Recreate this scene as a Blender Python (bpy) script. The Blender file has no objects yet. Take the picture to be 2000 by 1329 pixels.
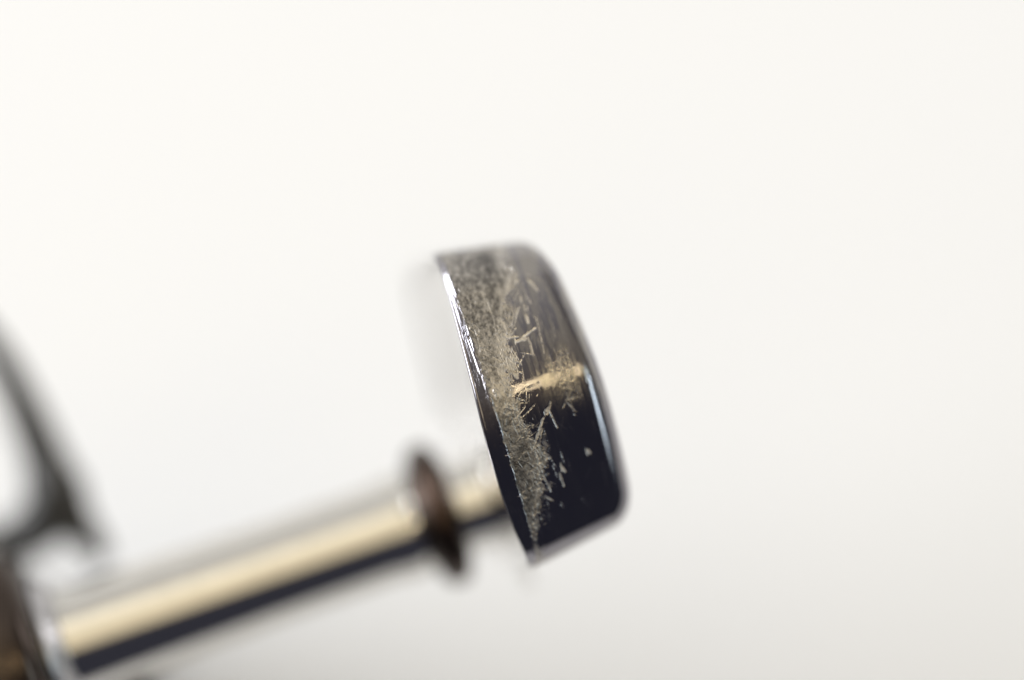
import bpy, bmesh, math
import numpy as np
from mathutils import Vector

# ------------------------------------------------------------------ scale
S = 3e-5          # metres per reference unit (the close-up frame is 2000 units = 60 mm wide)
DIST = 5000.0     # camera to focus plane, same units
C = bpy.context.scene.collection
scene = bpy.context.scene

def at(x, y, z=0.0):
    """picture position on the sharp plane + height z (units, negative = lower) -> world point"""
    k = 1.0 - z / DIST
    return np.array([(x - 1000.0) * k, (664.5 - y) * k, z])

# ------------------------------------------------------------------ camera
cam_d = bpy.data.cameras.new("camera")
cam = bpy.data.objects.new("camera", cam_d)
C.objects.link(cam)
cam.location = (0, 0, DIST * S)
cam.rotation_euler = (0, 0, 0)
cam_d.lens = 90
cam_d.sensor_width = 36
cam_d.clip_start = 0.001
cam_d.clip_end = 50
cam_d.dof.use_dof = True
cam_d.dof.focus_distance = (DIST + 20) * S
cam_d.dof.aperture_fstop = 3.7
scene.camera = cam

# ------------------------------------------------------------------ world: a dim, slightly cool room
w = bpy.data.worlds.new("World")
scene.world = w
w.use_nodes = True
nt = w.node_tree
bg = nt.nodes["Background"]
tc = nt.nodes.new("ShaderNodeTexCoord")
dp = nt.nodes.new("ShaderNodeVectorMath"); dp.operation = 'DOT_PRODUCT'
dp.inputs[1].default_value = (-0.30, 0.92, 0.10)
ramp = nt.nodes.new("ShaderNodeValToRGB")
mr = nt.nodes.new("ShaderNodeMapRange")
mr.inputs[1].default_value = -1; mr.inputs[2].default_value = 1
nt.links.new(tc.outputs["Generated"], dp.inputs[0])
nt.links.new(dp.outputs["Value"], mr.inputs[0])
nt.links.new(mr.outputs[0], ramp.inputs[0])
nt.links.new(ramp.outputs[0], bg.inputs[0])
e = ramp.color_ramp.elements
e[0].position = 0.37; e[0].color = (0.042, 0.043, 0.060, 1)
e[1].position = 0.80; e[1].color = (0.74, 0.72, 0.68, 1)
m_ = ramp.color_ramp.elements.new(0.50); m_.color = (0.17, 0.142, 0.12, 1)
k_ = ramp.color_ramp.elements.new(0.70); k_.color = (0.27, 0.25, 0.235, 1)
bg.inputs[1].default_value = 1.0

# ------------------------------------------------------------------ ceiling lamp and added lights
def area(name, loc, target, sx, sy, power, col):
    d = bpy.data.lights.new(name, 'AREA')
    d.shape = 'RECTANGLE'; d.size = sx; d.size_y = sy
    d.energy = power; d.color = col
    o = bpy.data.objects.new(name, d); C.objects.link(o)
    o.location = loc
    o.rotation_euler = (Vector(target) - Vector(loc)).to_track_quat('-Z', 'Y').to_euler()
    return o
WARM = (1.0, 0.86, 0.58)
area("ceiling_lamp", (-0.06, 0.29, 0.80), (0, 0, 0), 0.60, 1.02, 1.68, WARM).rotation_euler = (0, 0, math.radians(17.4))
area("highlight_strip", (0.375, 0.155, 0.62), (0, 0, 0), 0.014, 0.36, 0.34, (1.0, 0.82, 0.48))  # narrow light added to draw the gold streak on the cap wall
area("left_fill_light", (-2.2, 0.8, 1.0), (0, 0, 0), 2.4, 1.5, 121.0, (0.91, 0.935, 0.985))  # unseen fill added at the left to brighten the white sheet
area("edge_streak_light", (1.3, 0.1, 0.6), (0, 0, 0), 0.6, 0.22, 2.2, (0.80, 0.95, 1.0))  # added light, sized for the bluish streak on the cap's outer rounding
scene.view_settings.view_transform = 'Standard'
scene.view_settings.look = 'None'
scene.view_settings.gamma = 1
scene.view_settings.exposure = 0.11

# ------------------------------------------------------------------ materials
def mat(name, col, rough=0.2, metal=1.0, noise=None, bump=0.0, col2=None, scale=2000.0):
    m = bpy.data.materials.new(name); m.use_nodes = True
    t = m.node_tree; b = t.nodes["Principled BSDF"]
    b.inputs["Base Color"].default_value = (*col, 1)
    b.inputs["Roughness"].default_value = rough
    b.inputs["Metallic"].default_value = metal
    co = t.nodes.new("ShaderNodeTexCoord")
    n = t.nodes.new("ShaderNodeTexNoise")
    n.inputs["Scale"].default_value = scale; n.inputs["Detail"].default_value = 6
    t.links.new(co.outputs["Object"], n.inputs["Vector"])
    mx = t.nodes.new("ShaderNodeMix"); mx.data_type = 'RGBA'
    mx.inputs[6].default_value = (*col, 1)
    mx.inputs[7].default_value = (*(col2 or tuple(c * 0.85 for c in col)), 1)
    t.links.new(n.outputs["Fac"], mx.inputs[0])
    t.links.new(mx.outputs[2], b.inputs["Base Color"])
    if bump:
        bp = t.nodes.new("ShaderNodeBump")
        bp.inputs["Strength"].default_value = bump
        bp.inputs["Distance"].default_value = 0.00002
        t.links.new(n.outputs["Fac"], bp.inputs["Height"])
        t.links.new(bp.outputs["Normal"], b.inputs["Normal"])
    return m

M_table = mat("white_sheet", (0.83, 0.83, 0.83), 0.7, 0.0, scale=6.0, col2=(0.80, 0.80, 0.79))
M_shaft = mat("polished_grey_metal", (0.66, 0.64, 0.60), 0.10, 1.0, scale=900, bump=0.05)
M_collar = mat("brown_black_metal", (0.055, 0.038, 0.030), 0.27, 1.0, scale=900)
M_black = mat("black_paint", (0.020, 0.019, 0.017), 0.45, 0.0, scale=500)
M_house = mat("dark_housing_metal", (0.07, 0.055, 0.047), 0.28, 1.0, scale=500)
M_ring = mat("bright_ring_metal", (0.50, 0.49, 0.50), 0.34, 1.0, scale=500)

# ------------------------------------------------------------------ helpers
def mesh_from_grid(name, P, material, close_u=True, cap=False, attr=None, parent=None, flip=False):
    """P: (rows, cols, 3) grid in world units; cols wrap round when close_u"""
    r, c = P.shape[:2]
    me = bpy.data.meshes.new(name)
    idx = np.arange(r * c).reshape(r, c)
    nxt = np.roll(idx, -1, axis=1) if close_u else None
    if close_u:
        a, b = idx[:-1], nxt[:-1]; d, e_ = idx[1:], nxt[1:]
    else:
        a, b = idx[:-1, :-1], idx[:-1, 1:]; d, e_ = idx[1:, :-1], idx[1:, 1:]
    q = np.stack([a, b, e_, d], -1).reshape(-1, 4)
    if flip: q = q[:, ::-1]
    n = len(q)
    me.vertices.add(r * c); me.vertices.foreach_set("co", (P * S).astype(np.float32).ravel())
    me.loops.add(n * 4); me.loops.foreach_set("vertex_index", q.astype(np.int32).ravel())
    me.polygons.add(n)
    me.polygons.foreach_set("loop_start", np.arange(0, n * 4, 4, dtype=np.int32))
    me.polygons.foreach_set("loop_total", np.full(n, 4, dtype=np.int32))
    me.polygons.foreach_set("use_smooth", np.ones(n, dtype=bool))
    me.update(calc_edges=True); me.validate()
    if attr is not None:
        at_ = me.color_attributes.new("wear", 'FLOAT_COLOR', 'POINT')
        at_.data.foreach_set("color", attr.astype(np.float32).ravel())
    me.materials.append(material)
    o = bpy.data.objects.new(name, me); C.objects.link(o)
    if parent:
        o.parent = parent
        o.matrix_parent_inverse = parent.matrix_world.inverted()
    return o

def lathe(name, origin, axis, prof, material, parent, seg=96):
    """prof: list of (distance along axis, radius); smoothed by dense sampling"""
    ax = np.array(axis) / np.linalg.norm(axis)
    e1 = np.cross(ax, [0, 0, 1.0]); e1 /= np.linalg.norm(e1)
    e2 = np.cross(ax, e1)
    th = np.linspace(0, 2 * np.pi, seg, endpoint=False)
    rows = [origin + ax * t + r * (np.cos(th)[:, None] * e1 + np.sin(th)[:, None] * e2) for t, r in prof]
    return mesh_from_grid(name, np.array(rows), material, parent=parent)

def rounded(prof, rad=6, n=5):
    """round the corners of a profile polyline"""
    out = [prof[0]]
    for i in range(1, len(prof) - 1):
        p0, p1, p2 = map(np.array, (prof[i - 1], prof[i], prof[i + 1]))
        d0 = p0 - p1; d2 = p2 - p1
        l0, l2 = np.linalg.norm(d0), np.linalg.norm(d2)
        r = min(rad, l0 * 0.45, l2 * 0.45)
        a, b = p1 + d0 / l0 * r, p1 + d2 / l2 * r
        for k in range(n + 1):
            s = k / n
            out.append(tuple((1 - s) ** 2 * a + 2 * s * (1 - s) * p1 + s * s * b))
    out.append(prof[-1])
    return out

def sweep(name, pts, radii, material, parent, seg=20, flat=1.0, sub=10):
    """tube through points (Catmull-Rom), radius per point; flat squashes it in z"""
    pts = [np.array(p, float) for p in pts]
    P, R = [], []
    n = len(pts)
    for i in range(n - 1):
        p0, p1, p2, p3 = pts[max(i - 1, 0)], pts[i], pts[i + 1], pts[min(i + 2, n - 1)]
        for k in range(sub):
            s = k / sub
            P.append(0.5 * ((2 * p1) + (-p0 + p2) * s + (2 * p0 - 5 * p1 + 4 * p2 - p3) * s * s + (-p0 + 3 * p1 - 3 * p2 + p3) * s ** 3))
            R.append(radii[i] * (1 - s) + radii[i + 1] * s)
    P.append(pts[-1]); R.append(radii[-1])
    P = np.array(P); T = np.gradient(P, axis=0); T /= np.linalg.norm(T, axis=1)[:, None]
    th = np.linspace(0, 2 * np.pi, seg, endpoint=False)
    rows = []
    for p, t, r in zip(P, T, R):
        a = np.cross(t, [0, 0, 1.0]); a /= max(np.linalg.norm(a), 1e-9); b = np.cross(a, t)
        rows.append(p + r * (np.cos(th)[:, None] * a + flat * np.sin(th)[:, None] * b))
    rows.insert(0, np.repeat(rows[0].mean(0)[None], seg, 0)); rows.append(np.repeat(rows[-1].mean(0)[None], seg, 0))
    return mesh_from_grid(name, np.array(rows), material, parent=parent)

def smooth_noise(rng, X, Y, sx, sy):
    """value noise sampled at X,Y with cell sizes sx, sy"""
    x = (X - X.min()) / sx; y = (Y - Y.min()) / sy
    G = rng.random((int(x.max()) + 3, int(y.max()) + 3)) * 2 - 1
    xi = x.astype(int); yi = y.astype(int); fx = x - xi; fy = y - yi
    fx = fx * fx * (3 - 2 * fx); fy = fy * fy * (3 - 2 * fy)
    return (G[xi, yi] * (1 - fx) * (1 - fy) + G[xi + 1, yi] * fx * (1 - fy) + G[xi, yi + 1] * (1 - fx) * fy + G[xi + 1, yi + 1] * fx * fy)
def fbm(rng, X, Y, sx, sy, octv=4, gain=0.55):
    a, s = 1.0, 0
    tot = 0
    for k in range(octv):
        s = s + a * smooth_noise(rng, X, Y, sx / 2 ** k, sy / 2 ** k); tot += a; a *= gain
    return s / tot
def sst(a, b, x):
    t = np.clip((x - a) / (b - a), 0, 1); return t * t * (3 - 2 * t)

# ------------------------------------------------------------------ the white surface
def plane(name, z, half, m):
    g = np.array([[[-half, -half, z], [half, -half, z]], [[-half, half, z], [half, half, z]]]) / 1.0
    return mesh_from_grid(name, g / S, m, close_u=False)
tb = plane("white_surface", -0.075, 2.5, M_table)
tb["kind"] = "structure"

# ------------------------------------------------------------------ the reel
root = bpy.data.objects.new("fishing_reel", None); C.objects.link(root)
root.location = (-0.055, -0.05, -0.075)
root["label"] = "dark chromed fishing reel whose handle end has a scuffed, scratched metal cap"
root["category"] = "fishing reel"
root.empty_display_size = 0.01
bpy.context.view_layer.update()

# axes of the handle: AX along the shaft to the right, PU down the cap, NW towards the lens
TILT = math.radians(6.5); ANG = math.radians(17.4)
AX = np.array([math.cos(ANG) * math.cos(TILT), math.sin(ANG) * math.cos(TILT), -math.sin(TILT)])
PU = np.array([math.sin(ANG), -math.cos(ANG), 0.0])
NW = np.cross(AX, PU); NW = NW if NW[2] > 0 else -NW
NEAR = at(965, 799, 0)           # middle of the sharp near edge
B = 410.0; A_ = 334.0

def ut(x, y):
    rx, ry = x - 962, 800 - y
    return rx * PU[0] + ry * PU[1], (rx * math.cos(ANG) + ry * math.sin(ANG))

# --- outline of the cap in (u, w)
def outline():
    vf = lambda u: B - (6.75 * np.log(np.cosh((u + 16) / 45)) + 0.5 * 0.00055 * u * u)     # two flatter runs meeting in a soft bend
    sl = lambda u: -(0.15 * math.tanh((u + 16) / 45) + 0.00055 * u)
    half = [(x, vf(x)) for x in np.linspace(-A_ + 105, A_ - 85, 2000)]
    def corner(p0, c, p1):
        return [tuple((1 - k) ** 2 * np.array(p0) + 2 * k * (1 - k) * np.array(c) + k * k * np.array(p1)) for k in np.linspace(0, 1, 400)]
    right = corner((A_ - 85, vf(A_ - 85)), (A_, vf(A_ - 85) + sl(A_ - 85) * 85), (A_, vf(A_) - 95))
    left = corner((-A_, vf(A_) - 120), (-A_, vf(-A_ + 105) - sl(-A_ + 105) * 105), (-A_ + 105, vf(-A_ + 105)))
    far_r = [(x, -y) for x, y in right][::-1]; far_l = [(x, -y) for x, y in left][::-1]; far = [(x, -y) for x, y in half][::-1]
    def seg(p, q): return [(p[0] + (q[0] - p[0]) * k, p[1] + (q[1] - p[1]) * k) for k in np.linspace(0, 1, 60)[1:-1]]
    pts = half[:-1] + right + seg(right[-1], far_r[0]) + far_r + far[1:-1] + far_l + seg(far_l[-1], left[0]) + left
    pts = np.array(pts[::-1]); u, v = pts[:, 0], pts[:, 1]
    L = np.concatenate([[0], np.cumsum(np.hypot(np.diff(u), np.diff(v)))])
    dens = np.where(v > 120, 1.0, np.where(v > 0, 0.5, 0.06))
    W = np.concatenate([[0], np.cumsum(np.diff(L) * dens[1:])])
    q = np.linspace(0, W[-1], 1250, endpoint=False)
    return np.interp(q, W, u), np.interp(q, W, v)
OU, OV = outline()
du = np.roll(OU, -1) - np.roll(OU, 1); dv = np.roll(OV, -1) - np.roll(OV, 1)
ln = np.hypot(du, dv); NU_, NV_ = dv / ln, -du / ln      # outward normal of the outline
if (NU_ * OU + NV_ * OV).mean() < 0: NU_, NV_ = -NU_, -NV_

HUBU, HUBR = 184.0, 60.0
ang = np.arctan2(OV, OU)
rows, kindrow = [], []
TM = 214 + 20 * (1 - np.clip(OU / A_, -1, 1) ** 2) + 8 * OU / A_      # axial length of the rim wall, longest in the middle
TAP = math.tan(math.radians(9.5)); RR = 50.0
def row(u, v, t): rows.append(np.stack([u, v, t], -1))
# inside back: hub -> cone -> step -> rim
HUBW = 440.0
a2 = np.arctan2(OV - (B - HUBW), OU - HUBU)
hu, hv = HUBU + HUBR * np.cos(a2), B - HUBW + HUBR * np.sin(a2)
def off(d):  return OU - NU_ * d, OV - NV_ * d
CH = 0.38 + 0.62 * (lambda x: x * x * (3 - 2 * x))(np.clip((OU + 330) / 420, 0, 1)) * (1 - 0.75 * np.clip((OU - 170) / 150, 0, 1) ** 1.5)    # the bevel fades out towards the top
ru, rv = off(74 * CH)
for f in np.linspace(0, 1, 24):
    g = f
    row(hu * (1 - g) + ru * g, hv * (1 - g) + rv * g, -22 * CH)
for d, t in rounded([(74, -22), (66, -12), (60, -12), (54, -27), (40, -33), (20, -33)], 3, 4):
    u, v = off(d * CH); row(u, v, t * CH)
i1 = len(rows) - 1
for k in np.linspace(0, 1, 16)[1:]:
    a = k * math.pi / 2
    u, v = off((12 + 8 * (1 - math.sin(a))) * CH); row(u, v, (-33 + 8 * (1 - math.cos(a))) * CH)
for k in np.linspace(0, 1, 44)[1:]:
    u, v = off(12 * (1 - k) * CH); row(u, v, -25 * (1 - k) * CH)
i0 = len(rows)
# wall, tapered
for k in np.linspace(0, 1, 300)[1:]:
    t = k * (TM - RR)
    u, v = OU - NU_ * t * TAP, OV - NV_ * t * TAP; row(u, v, t)
# outer rounding, then crowned outer face
base = (TM - RR)
aend = math.radians(78)
for k in np.linspace(0, 1, 140)[1:]:
    a = k * aend
    ins = base * TAP + RR * (1 - math.cos(a)) + RR * math.sin(a) * TAP * 0.6
    u, v = OU - NU_ * ins, OV - NV_ * ins; row(u, v, base + RR * math.sin(a))
lu, lv, lt = u.copy(), v.copy(), (base + RR * math.sin(aend)).copy()
for f in np.linspace(0, 1, 26)[1:]:
    tt = lt + (250 - lt) * (1 - (1 - f) ** 2)
    row(lu * (1 - f), lv * (1 - f), tt)
G = np.array(rows)                                    # rows x cols x (u, v, t)
P = NEAR[None, None] + G[..., 0:1] * PU + (G[..., 1:2] - B) * NW + G[..., 2:3] * AX
# normals from the grid
dR = np.gradient(P, axis=0); dC = np.roll(P, -1, 1) - np.roll(P, 1, 1)
Nn = np.cross(dR, dC); Nn /= np.maximum(np.linalg.norm(Nn, axis=2, keepdims=True), 1e-9)
mid = P[i0 + 100, np.argmax(OV)]; sgn = np.sign(Nn[i0 + 100, np.argmax(OV)] @ NW); Nn *= sgn

# --- wear painted into relief: coordinates on the wall
U = G[..., 0]; T = G[..., 2]
rng = np.random.default_rng(11)
near = (G[..., 1] > 0)
bd = [(1000, 500), (1016, 530), (1015, 556), (1000, 582), (1006, 612), (996, 650), (1000, 690), (1006, 712), (1008, 740), (1012, 768),
      (1018, 800), (1030, 826), (1040, 850), (1058, 872), (1066, 900), (1056, 930), (1068, 960), (1062, 985), (1052, 1010), (1054, 1035), (1052, 1070)]
bu, bt = zip(*[ut(*p) for p in bd])
bound = np.interp(U, bu, bt) + 9 * sst(0, 120, U)
rag = fbm(rng, U, T, 34, 26, 5, 0.7)
big = fbm(rng, U, T, 60, 40, 4, 0.6)
frag = fbm(rng, U, T, 12, 8, 4, 0.8)
wear = sst(-5, 9, bound - 4 + rag * 24 + frag * 16 - T) * sst(-1, 4, T + 1 + 4 * fbm(rng, U, T, 16, 16, 3)) * near
wear = np.maximum(wear, 0.22 * sst(-0.2, 0.5, fbm(rng, U, T, 40, 5, 3)) * (T < 2) * near)  # bevel wear added to spread out its bright reflected line
glint_zone = sst(92, 112, T + 12 * big) * sst(190, 168, T) * sst(-95, -50, U) * sst(60, 15, U) * near
wear = np.maximum(wear, (0.18 + 0.55 * sst(118, 158, T + 14 * big)) * glint_zone * (0.6 + 0.8 * np.clip(frag, -0.6, 0.6)))  # not a real scuff: wear added here to fade out the gold highlight
# it fades at the upper end of the cap
wear *= sst(-338, -312, U + 16 * rag)
# left lower strip by the edge stays dark
fine = fbm(rng, U, T, 6, 6, 4, 0.8)
ridg = 1 - np.abs(fbm(rng, U + 9 * fine, T, 16, 13, 4, 0.65)) * 3.2
edgeband = np.exp(-((bound - 14 + rag * 20 - T) / 20.0) ** 2) * sst(0.0, 0.5, big + 0.55)     # rougher burr along the inner limit
height = wear * (0.38 * fine + 0.30 * ridg * (0.15 + 1.7 * edgeband) - 0.9)
mottle = fbm(rng, U, T, 10, 7, 4, 0.85)
fib = 1 - np.abs(fbm(rng, U + 14 * mottle, T + 10 * fine, 22, 9, 4, 0.7)) * 4.0
bright = np.clip(0.38 + 0.45 * big + 0.62 * mottle + 0.8 * fine + 0.22 * np.clip(fib, -1, 1) * (0.5 + edgeband) + 0.38 * edgeband + 0.6 * sst(0.45, 0.8, fine), 0, 1)

# rubbed film: long streaks running round the rim
st1 = fbm(rng, U, T, 95, 9, 4, 0.62); st2 = fbm(rng, U, T, 42, 5, 3, 0.6)
film = sst(0.02, 0.20, st1 * 0.75 + st2 * 0.45 + 0.10 * (-U / 150) * 1.3 + 0.03 - 0.05) * (T > 10)
film *= sst(150, -30, U + 60 * st1)
film *= 1 - 0.9 * np.exp(-((U + 14) / 34) ** 2) * sst(118, 84, T + 14 * big)  # film cleared here to keep the core of the gold highlight bright
film = np.maximum(film, 0.85 * sst(-0.25, 0.15, st2 + 0.4 * big) * sst(86, 104, T + 12 * big) * sst(178, 160, T) * sst(-95, -50, U + 30 * st1) * sst(42, 5, U + 30 * st1))  # film added here to broaden the highlight into a tan glow
height -= 0.12 * film
# scratches: (x0, y0, x1, y1, half width, strength)
scr = [(1010, 668, 1048, 640, 2.6, 1), (1008, 668, 1030, 660, 4.5, .9), (992, 660, 1014, 658, 1.6, .8), (1036, 543, 1056, 566, 3.2, .9), (1028, 612, 1034, 630, 3.6, .8),
       (1030, 652, 1042, 696, 3.4, .45), (1030, 572, 1040, 590, 5, .45), (1018, 575, 1022, 590, 3, .5), (1050, 620, 1064, 690, 1.6, .4),
       (1076, 787, 1060, 822, 5.5, .75), (1062, 815, 1042, 878, 4.0, .9), (1072, 800, 1090, 836, 2.0, .85), (1058, 838, 1052, 870, 5, .6),
       (1064, 850, 1068, 895, 7, .5), (1046, 880, 1062, 925, 2.6, .9), (1062, 928, 1083, 968, 2.4, 1.0), (1072, 888, 1094, 922, 1.2, .7), (1098, 906, 1101, 922, 2.5, 1.2),
       (1096, 926, 1106, 952, 3.4, 1.1), (1102, 915, 1108, 924, 3, 1.1), (1096, 878, 1106, 905, 1.5, .5), (1112, 896, 1120, 924, 1.2, .4), (1063, 968, 1085, 981, 1.8, .9),
       (1150, 878, 1160, 888, 3.4, 1.2), (1149, 877, 1154, 892, 2.6, 1.1), (1056, 950, 1046, 985, 3.2, .6), (1044, 985, 1046, 1012, 2.5, .5), (1050, 1000, 1058, 1036, 1.6, .6),
       (1108, 785, 1128, 805, 2, .6), (1112, 774, 1100, 800, 2, .5), (1106, 782, 1132, 775, 1.6, .4), (1118, 790, 1126, 812, 1.8, .5),
       (1000, 690, 1012, 735, 1.6, .5), (1015, 600, 1004, 640, 1.8, .6), (1008, 640, 995, 662, 1.5, .6), (1101, 984, 1106, 996, 2.5, .5), (1145, 975, 1158, 995, 1.4, .35),
       (1045, 790, 1020, 815, 2.2, .5), (1075, 815, 1110, 840, .9, .3), (1160, 915, 1150, 940, 1.0, .25), (1070, 1000, 1082, 1012, 2, .35), (1064, 840, 1076, 880, 1.2, .4),
       (1016, 765, 1052, 748, 1.5, .5), (1050, 985, 1066, 992, 1.5, .5), (1046, 1028, 1062, 1044, 1.3, .4), (1184, 905, 1196, 955, 2.2, .3)]
r2 = np.random.default_rng(5)
for _ in range(110):          # hair scratches, mostly round the rim
    x = r2.uniform(1005, 1165); y = r2.uniform(560, 1030); L = r2.uniform(8, 46); a = r2.normal(math.radians(72), 0.22)
    scr.append((x, y, x + L * math.cos(a), y + L * math.sin(a), r2.uniform(.15, .45), r2.uniform(.06, .28)))
for _ in range(60):          # finer marks gathered along the inner limit of the scuff
    y = r2.uniform(530, 1050); x = np.interp(y, [p[1] for p in bd], [p[0] for p in bd]) + abs(r2.normal(0, 20)) - 4
    L = r2.uniform(5, 30); a = math.radians(r2.choice([72, 60, 110, 20, 130])) + r2.normal(0, 0.25)
    scr.append((x, y, x + L * math.cos(a), y + L * math.sin(a), r2.uniform(.3, 1.0), r2.uniform(.25, .8)))
strand = np.zeros_like(U)
wob = 6.5 * fbm(rng, U, T, 11, 11, 3, 0.6)
c0 = np.argmax(near.any(0)); cols = np.where(near.any(0))[0]
for _ in range(380):         # torn, hair-like burr of the scuffed metal
    u0 = r2.uniform(-325, 305); tb_ = np.interp(u0, bu, bt)
    t0 = r2.uniform(4, max(tb_, 12)) if r2.random() < .45 else tb_ - abs(r2.normal(0, 15))
    L = r2.uniform(5, 20); a = r2.uniform(0, math.pi) if r2.random() < .5 else r2.normal(0.1, 0.4)
    du_, dt_ = L * math.cos(a), L * math.sin(a)
    mm = (np.abs(OU[cols] - u0) < L + 6); cc = cols[mm]
    if not len(cc): continue
    sub = np.ix_(np.where(np.abs(T[:, cc[0]] - t0) < L + 40)[0], cc)
    uu = U[sub] - u0 + wob[sub]; tt = T[sub] - t0 + wob[sub] * 0.7
    s = np.clip((uu * du_ + tt * dt_) / (L * L), 0, 1)
    d = np.hypot(uu - s * du_, tt - s * dt_)
    strand[sub] = np.maximum(strand[sub], r2.uniform(.35, 1) * (1 - sst(0.3, 1.7, d)))
strand *= wear * near
bright = np.clip(bright * 0.92 + 0.42 * strand, 0, 1)
height = height + 0.55 * strand
film = np.clip(film + 0.22 * sst(0.0, 0.5, fbm(rng, U, T, 60, 30, 5, 0.65)) * near, 0, 1)
scratch = np.zeros_like(U)
jit = fbm(rng, U, T, 9, 9, 3, 0.6)
for x0, y0, x1, y1, hw, sg in scr:
    hw = hw * 0.72 if hw > 0.5 else hw
    u0, t0 = ut(x0, y0); u1, t1 = ut(x1, y1)
    m = near & (U > min(u0, u1) - 14) & (U < max(u0, u1) + 14) & (T > min(t0, t1) - 14) & (T < max(t0, t1) + 14)
    if not m.any(): continue
    uu, tt = U[m] - u0, T[m] - t0
    l2 = (u1 - u0) ** 2 + (t1 - t0) ** 2
    s = np.clip((uu * (u1 - u0) + tt * (t1 - t0)) / l2, 0, 1)
    d = np.hypot(uu - s * (u1 - u0), tt - s * (t1 - t0)) + jit[m] * hw * 0.9
    wd = hw * (0.35 + 0.65 * np.sin(np.pi * np.clip(s * 0.9 + 0.05, 0, 1)))
    v = sg * (1 - sst(wd * 0.6, wd + 0.7, d))
    scratch[m] = np.maximum(scratch[m], v)
scratch *= np.clip(0.85 + 0.7 * fine + 0.6 * mottle, 0.2, 1.2)
height -= 0.5 * np.clip(scratch, 0, 1) * (1 + 0.9 * fine)
# pits near the corner edge and on the back rim
pit = sst(0.34, 0.5, smooth_noise(rng, U, T, 7, 5)) * np.exp(-((T - 5) / 9.0) ** 2) * near
height -= 1.5 * pit * sst(-0.3, 0.4, big)
backrim = np.exp(-((T + 3) / 5.0) ** 2) * near
height += backrim * 0.8 * fbm(rng, U, T, 60, 5, 3)
# shallow flat/dent that catches the lamp half way down the wall
P = P + Nn * height[..., None] * near[..., None]
attr = np.stack([np.clip(wear, 0, 1), np.clip(film, 0, 1), np.clip(scratch, 0, 1.0), bright * near], -1)

def cap_material():
    m = bpy.data.materials.new("worn_black_chrome"); m.use_nodes = True
    t = m.node_tree; b = t.nodes["Principled BSDF"]; N = t.nodes; Lk = t.links
    a = N.new("ShaderNodeAttribute"); a.attribute_name = "wear"
    sp = N.new("ShaderNodeSeparateColor"); Lk.new(a.outputs["Color"], sp.inputs[0])
    def mix(f, A, Bc):
        x = N.new("ShaderNodeMix"); x.data_type = 'RGBA'
        Lk.new(f, x.inputs[0])
        for k, v in ((6, A), (7, Bc)):
            if isinstance(v, tuple): x.inputs[k].default_value = (*v, 1)
            else: Lk.new(v, x.inputs[k])
        return x.outputs[2]
    def mixf(f, A, Bc):
        x = N.new("ShaderNodeMix"); x.data_type = 'FLOAT'
        Lk.new(f, x.inputs[0])
        for k, v in ((2, A), (3, Bc)):
            if isinstance(v, (int, float)): x.inputs[k].default_value = v
            else: Lk.new(v, x.inputs[k])
        return x.outputs[0]
    R, Gc, Bl, Al = sp.outputs[0], sp.outputs[1], sp.outputs[2], a.outputs["Alpha"]
    scuffcol = mix(Al, (0.12, 0.114, 0.108), (0.50, 0.47, 0.43))
    coat = mix(Gc, (0.255, 0.245, 0.265), (0.35, 0.332, 0.315))
    c1 = mix(R, coat, scuffcol); c2 = mix(Bl, c1, (0.72, 0.68, 0.62))
    Lk.new(c2, b.inputs["Base Color"])
    r1 = mixf(Gc, 0.07, 0.18); r2_ = mixf(R, r1, 0.42); r3 = mixf(Bl, r2_, 0.5)
    Lk.new(r3, b.inputs["Roughness"])
    b.inputs["Metallic"].default_value = 1.0
    return m
cap = mesh_from_grid("handle_cap", P[i1:], cap_material(), attr=attr[i1:], parent=root)
M_plate = mat("polished_plate", (0.69, 0.67, 0.64), 0.08, 1.0, scale=700, bump=0.04)
ip = mesh_from_grid("inner_plate", P[:i1 + 1], M_plate, parent=cap)
cap["label"] = "thick rounded black chrome cap, its edge scuffed to bare grey metal and scratched"

# --- shaft, collar and joints
HUB = NEAR + PU * HUBU - NW * HUBW                    # where the shaft meets the cap
A2, T2 = math.radians(18.9), math.radians(5)
SH = -np.array([math.cos(A2) * math.cos(T2), math.sin(A2) * math.cos(T2), -math.sin(T2)])                                           # direction back towards the body
def ax(t): return HUB + SH * t
lathe("shaft_neck", HUB, SH, rounded([(-10, 100), (14, 100), (60, 98), (80, 95), (136, 94), (150, 0.1)], 8), M_shaft, root)
lathe("hub_flare", HUB, SH, rounded([(-4, 210), (4, 206), (10, 150), (18, 112), (26, 103), (30, 0.1)], 10, 8), M_plate, root)
lathe("collar", HUB, SH, rounded([(96, 0.1), (96, 104), (104, 130), (116, 154), (154, 154), (174, 126), (182, 0.1)], 14), M_collar, root)
lathe("shaft", HUB, SH, rounded([(166, 0.1), (166, 98), (184, 107), (212, 112), (246, 108), (272, 105), (540, 107), (572, 108.5), (1010, 120), (1010, 0.1)], 14, 6), M_shaft, root)
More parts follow.
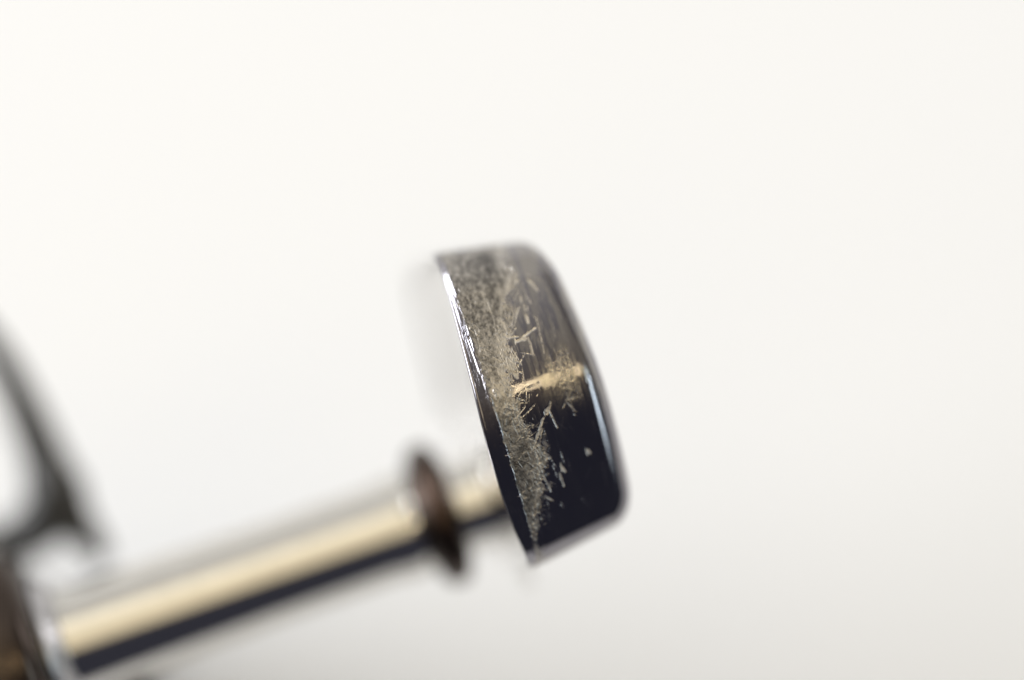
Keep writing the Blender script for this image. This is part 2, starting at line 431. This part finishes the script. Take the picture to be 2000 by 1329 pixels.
lathe("shaft_sleeve", HUB, SH, rounded([(945, 0.1), (945, 116), (972, 152), (990, 165), (1010, 0.1)], 24, 6), M_ring, root)
hs = lathe("housing", HUB, SH, rounded([(992, 0.1), (992, 195), (1015, 230), (1070, 245), (1500, 300), (2100, 420), (2500, 380), (2700, 0.1)], 40, 6), M_house, root)

# --- thin curved frame arm at the left, with its two feet
ZA = -620
arm = sweep("frame_arm", [at(-900, 1500, ZA - 100), at(-820, 1000, ZA), at(-560, 560, ZA), at(-330, 440, ZA), at(-180, 495, ZA), at(-80, 598, ZA), at(-8, 690, ZA), at(44, 790, ZA), at(85, 890, ZA), at(108, 960, ZA), at(150, 1025, ZA), at(182, 1062, ZA), at(200, 1092, ZA)],
            [34, 34, 30, 26, 22, 25, 31, 39, 48, 68, 42, 30, 20], M_black, root, flat=0.8)
sweep("arm_foot", [at(128, 945, ZA - 4), at(90, 1010, ZA - 6), at(20, 1060, ZA - 6), at(-120, 1110, ZA - 6), at(-320, 1330, ZA - 40)], [40, 62, 48, 46, 46], M_black, root, flat=0.6)
# --- posts under the shaft
sweep("frame_post", [at(266, 1215, -640), at(274, 1290, -640), at(292, 1420, -640), at(300, 1560, -700), at(150, 1800, -900), at(-300, 1900, -1300)], [28, 32, 36, 38, 44, 60], M_black, root)
sweep("frame_post", [at(118, 1240, -640), at(146, 1330, -640), at(160, 1420, -640), at(60, 1640, -900), at(-300, 1800, -1300)], [30, 34, 36, 42, 60], M_black, root)
# --- body standing on the sheet, outside the frame at lower left
ctr = at(-560, 1800, 0); zc = -0.075 / S
th = np.linspace(0, 2 * np.pi, 64, endpoint=False); ph = np.linspace(0.001, np.pi - 0.001, 40)
R0 = np.array([620, 520, (-360 - zc) / 2])
g = np.stack([np.sin(ph)[:, None] * np.cos(th), np.sin(ph)[:, None] * np.sin(th), np.cos(ph)[:, None] + 0 * th], -1)
g = np.sign(g) * np.abs(g) ** 0.8
ce = np.array([-1500.0, -1150.0, (-360 + zc) / 2])
mesh_from_grid("body", ce + g * R0, M_house, parent=root)
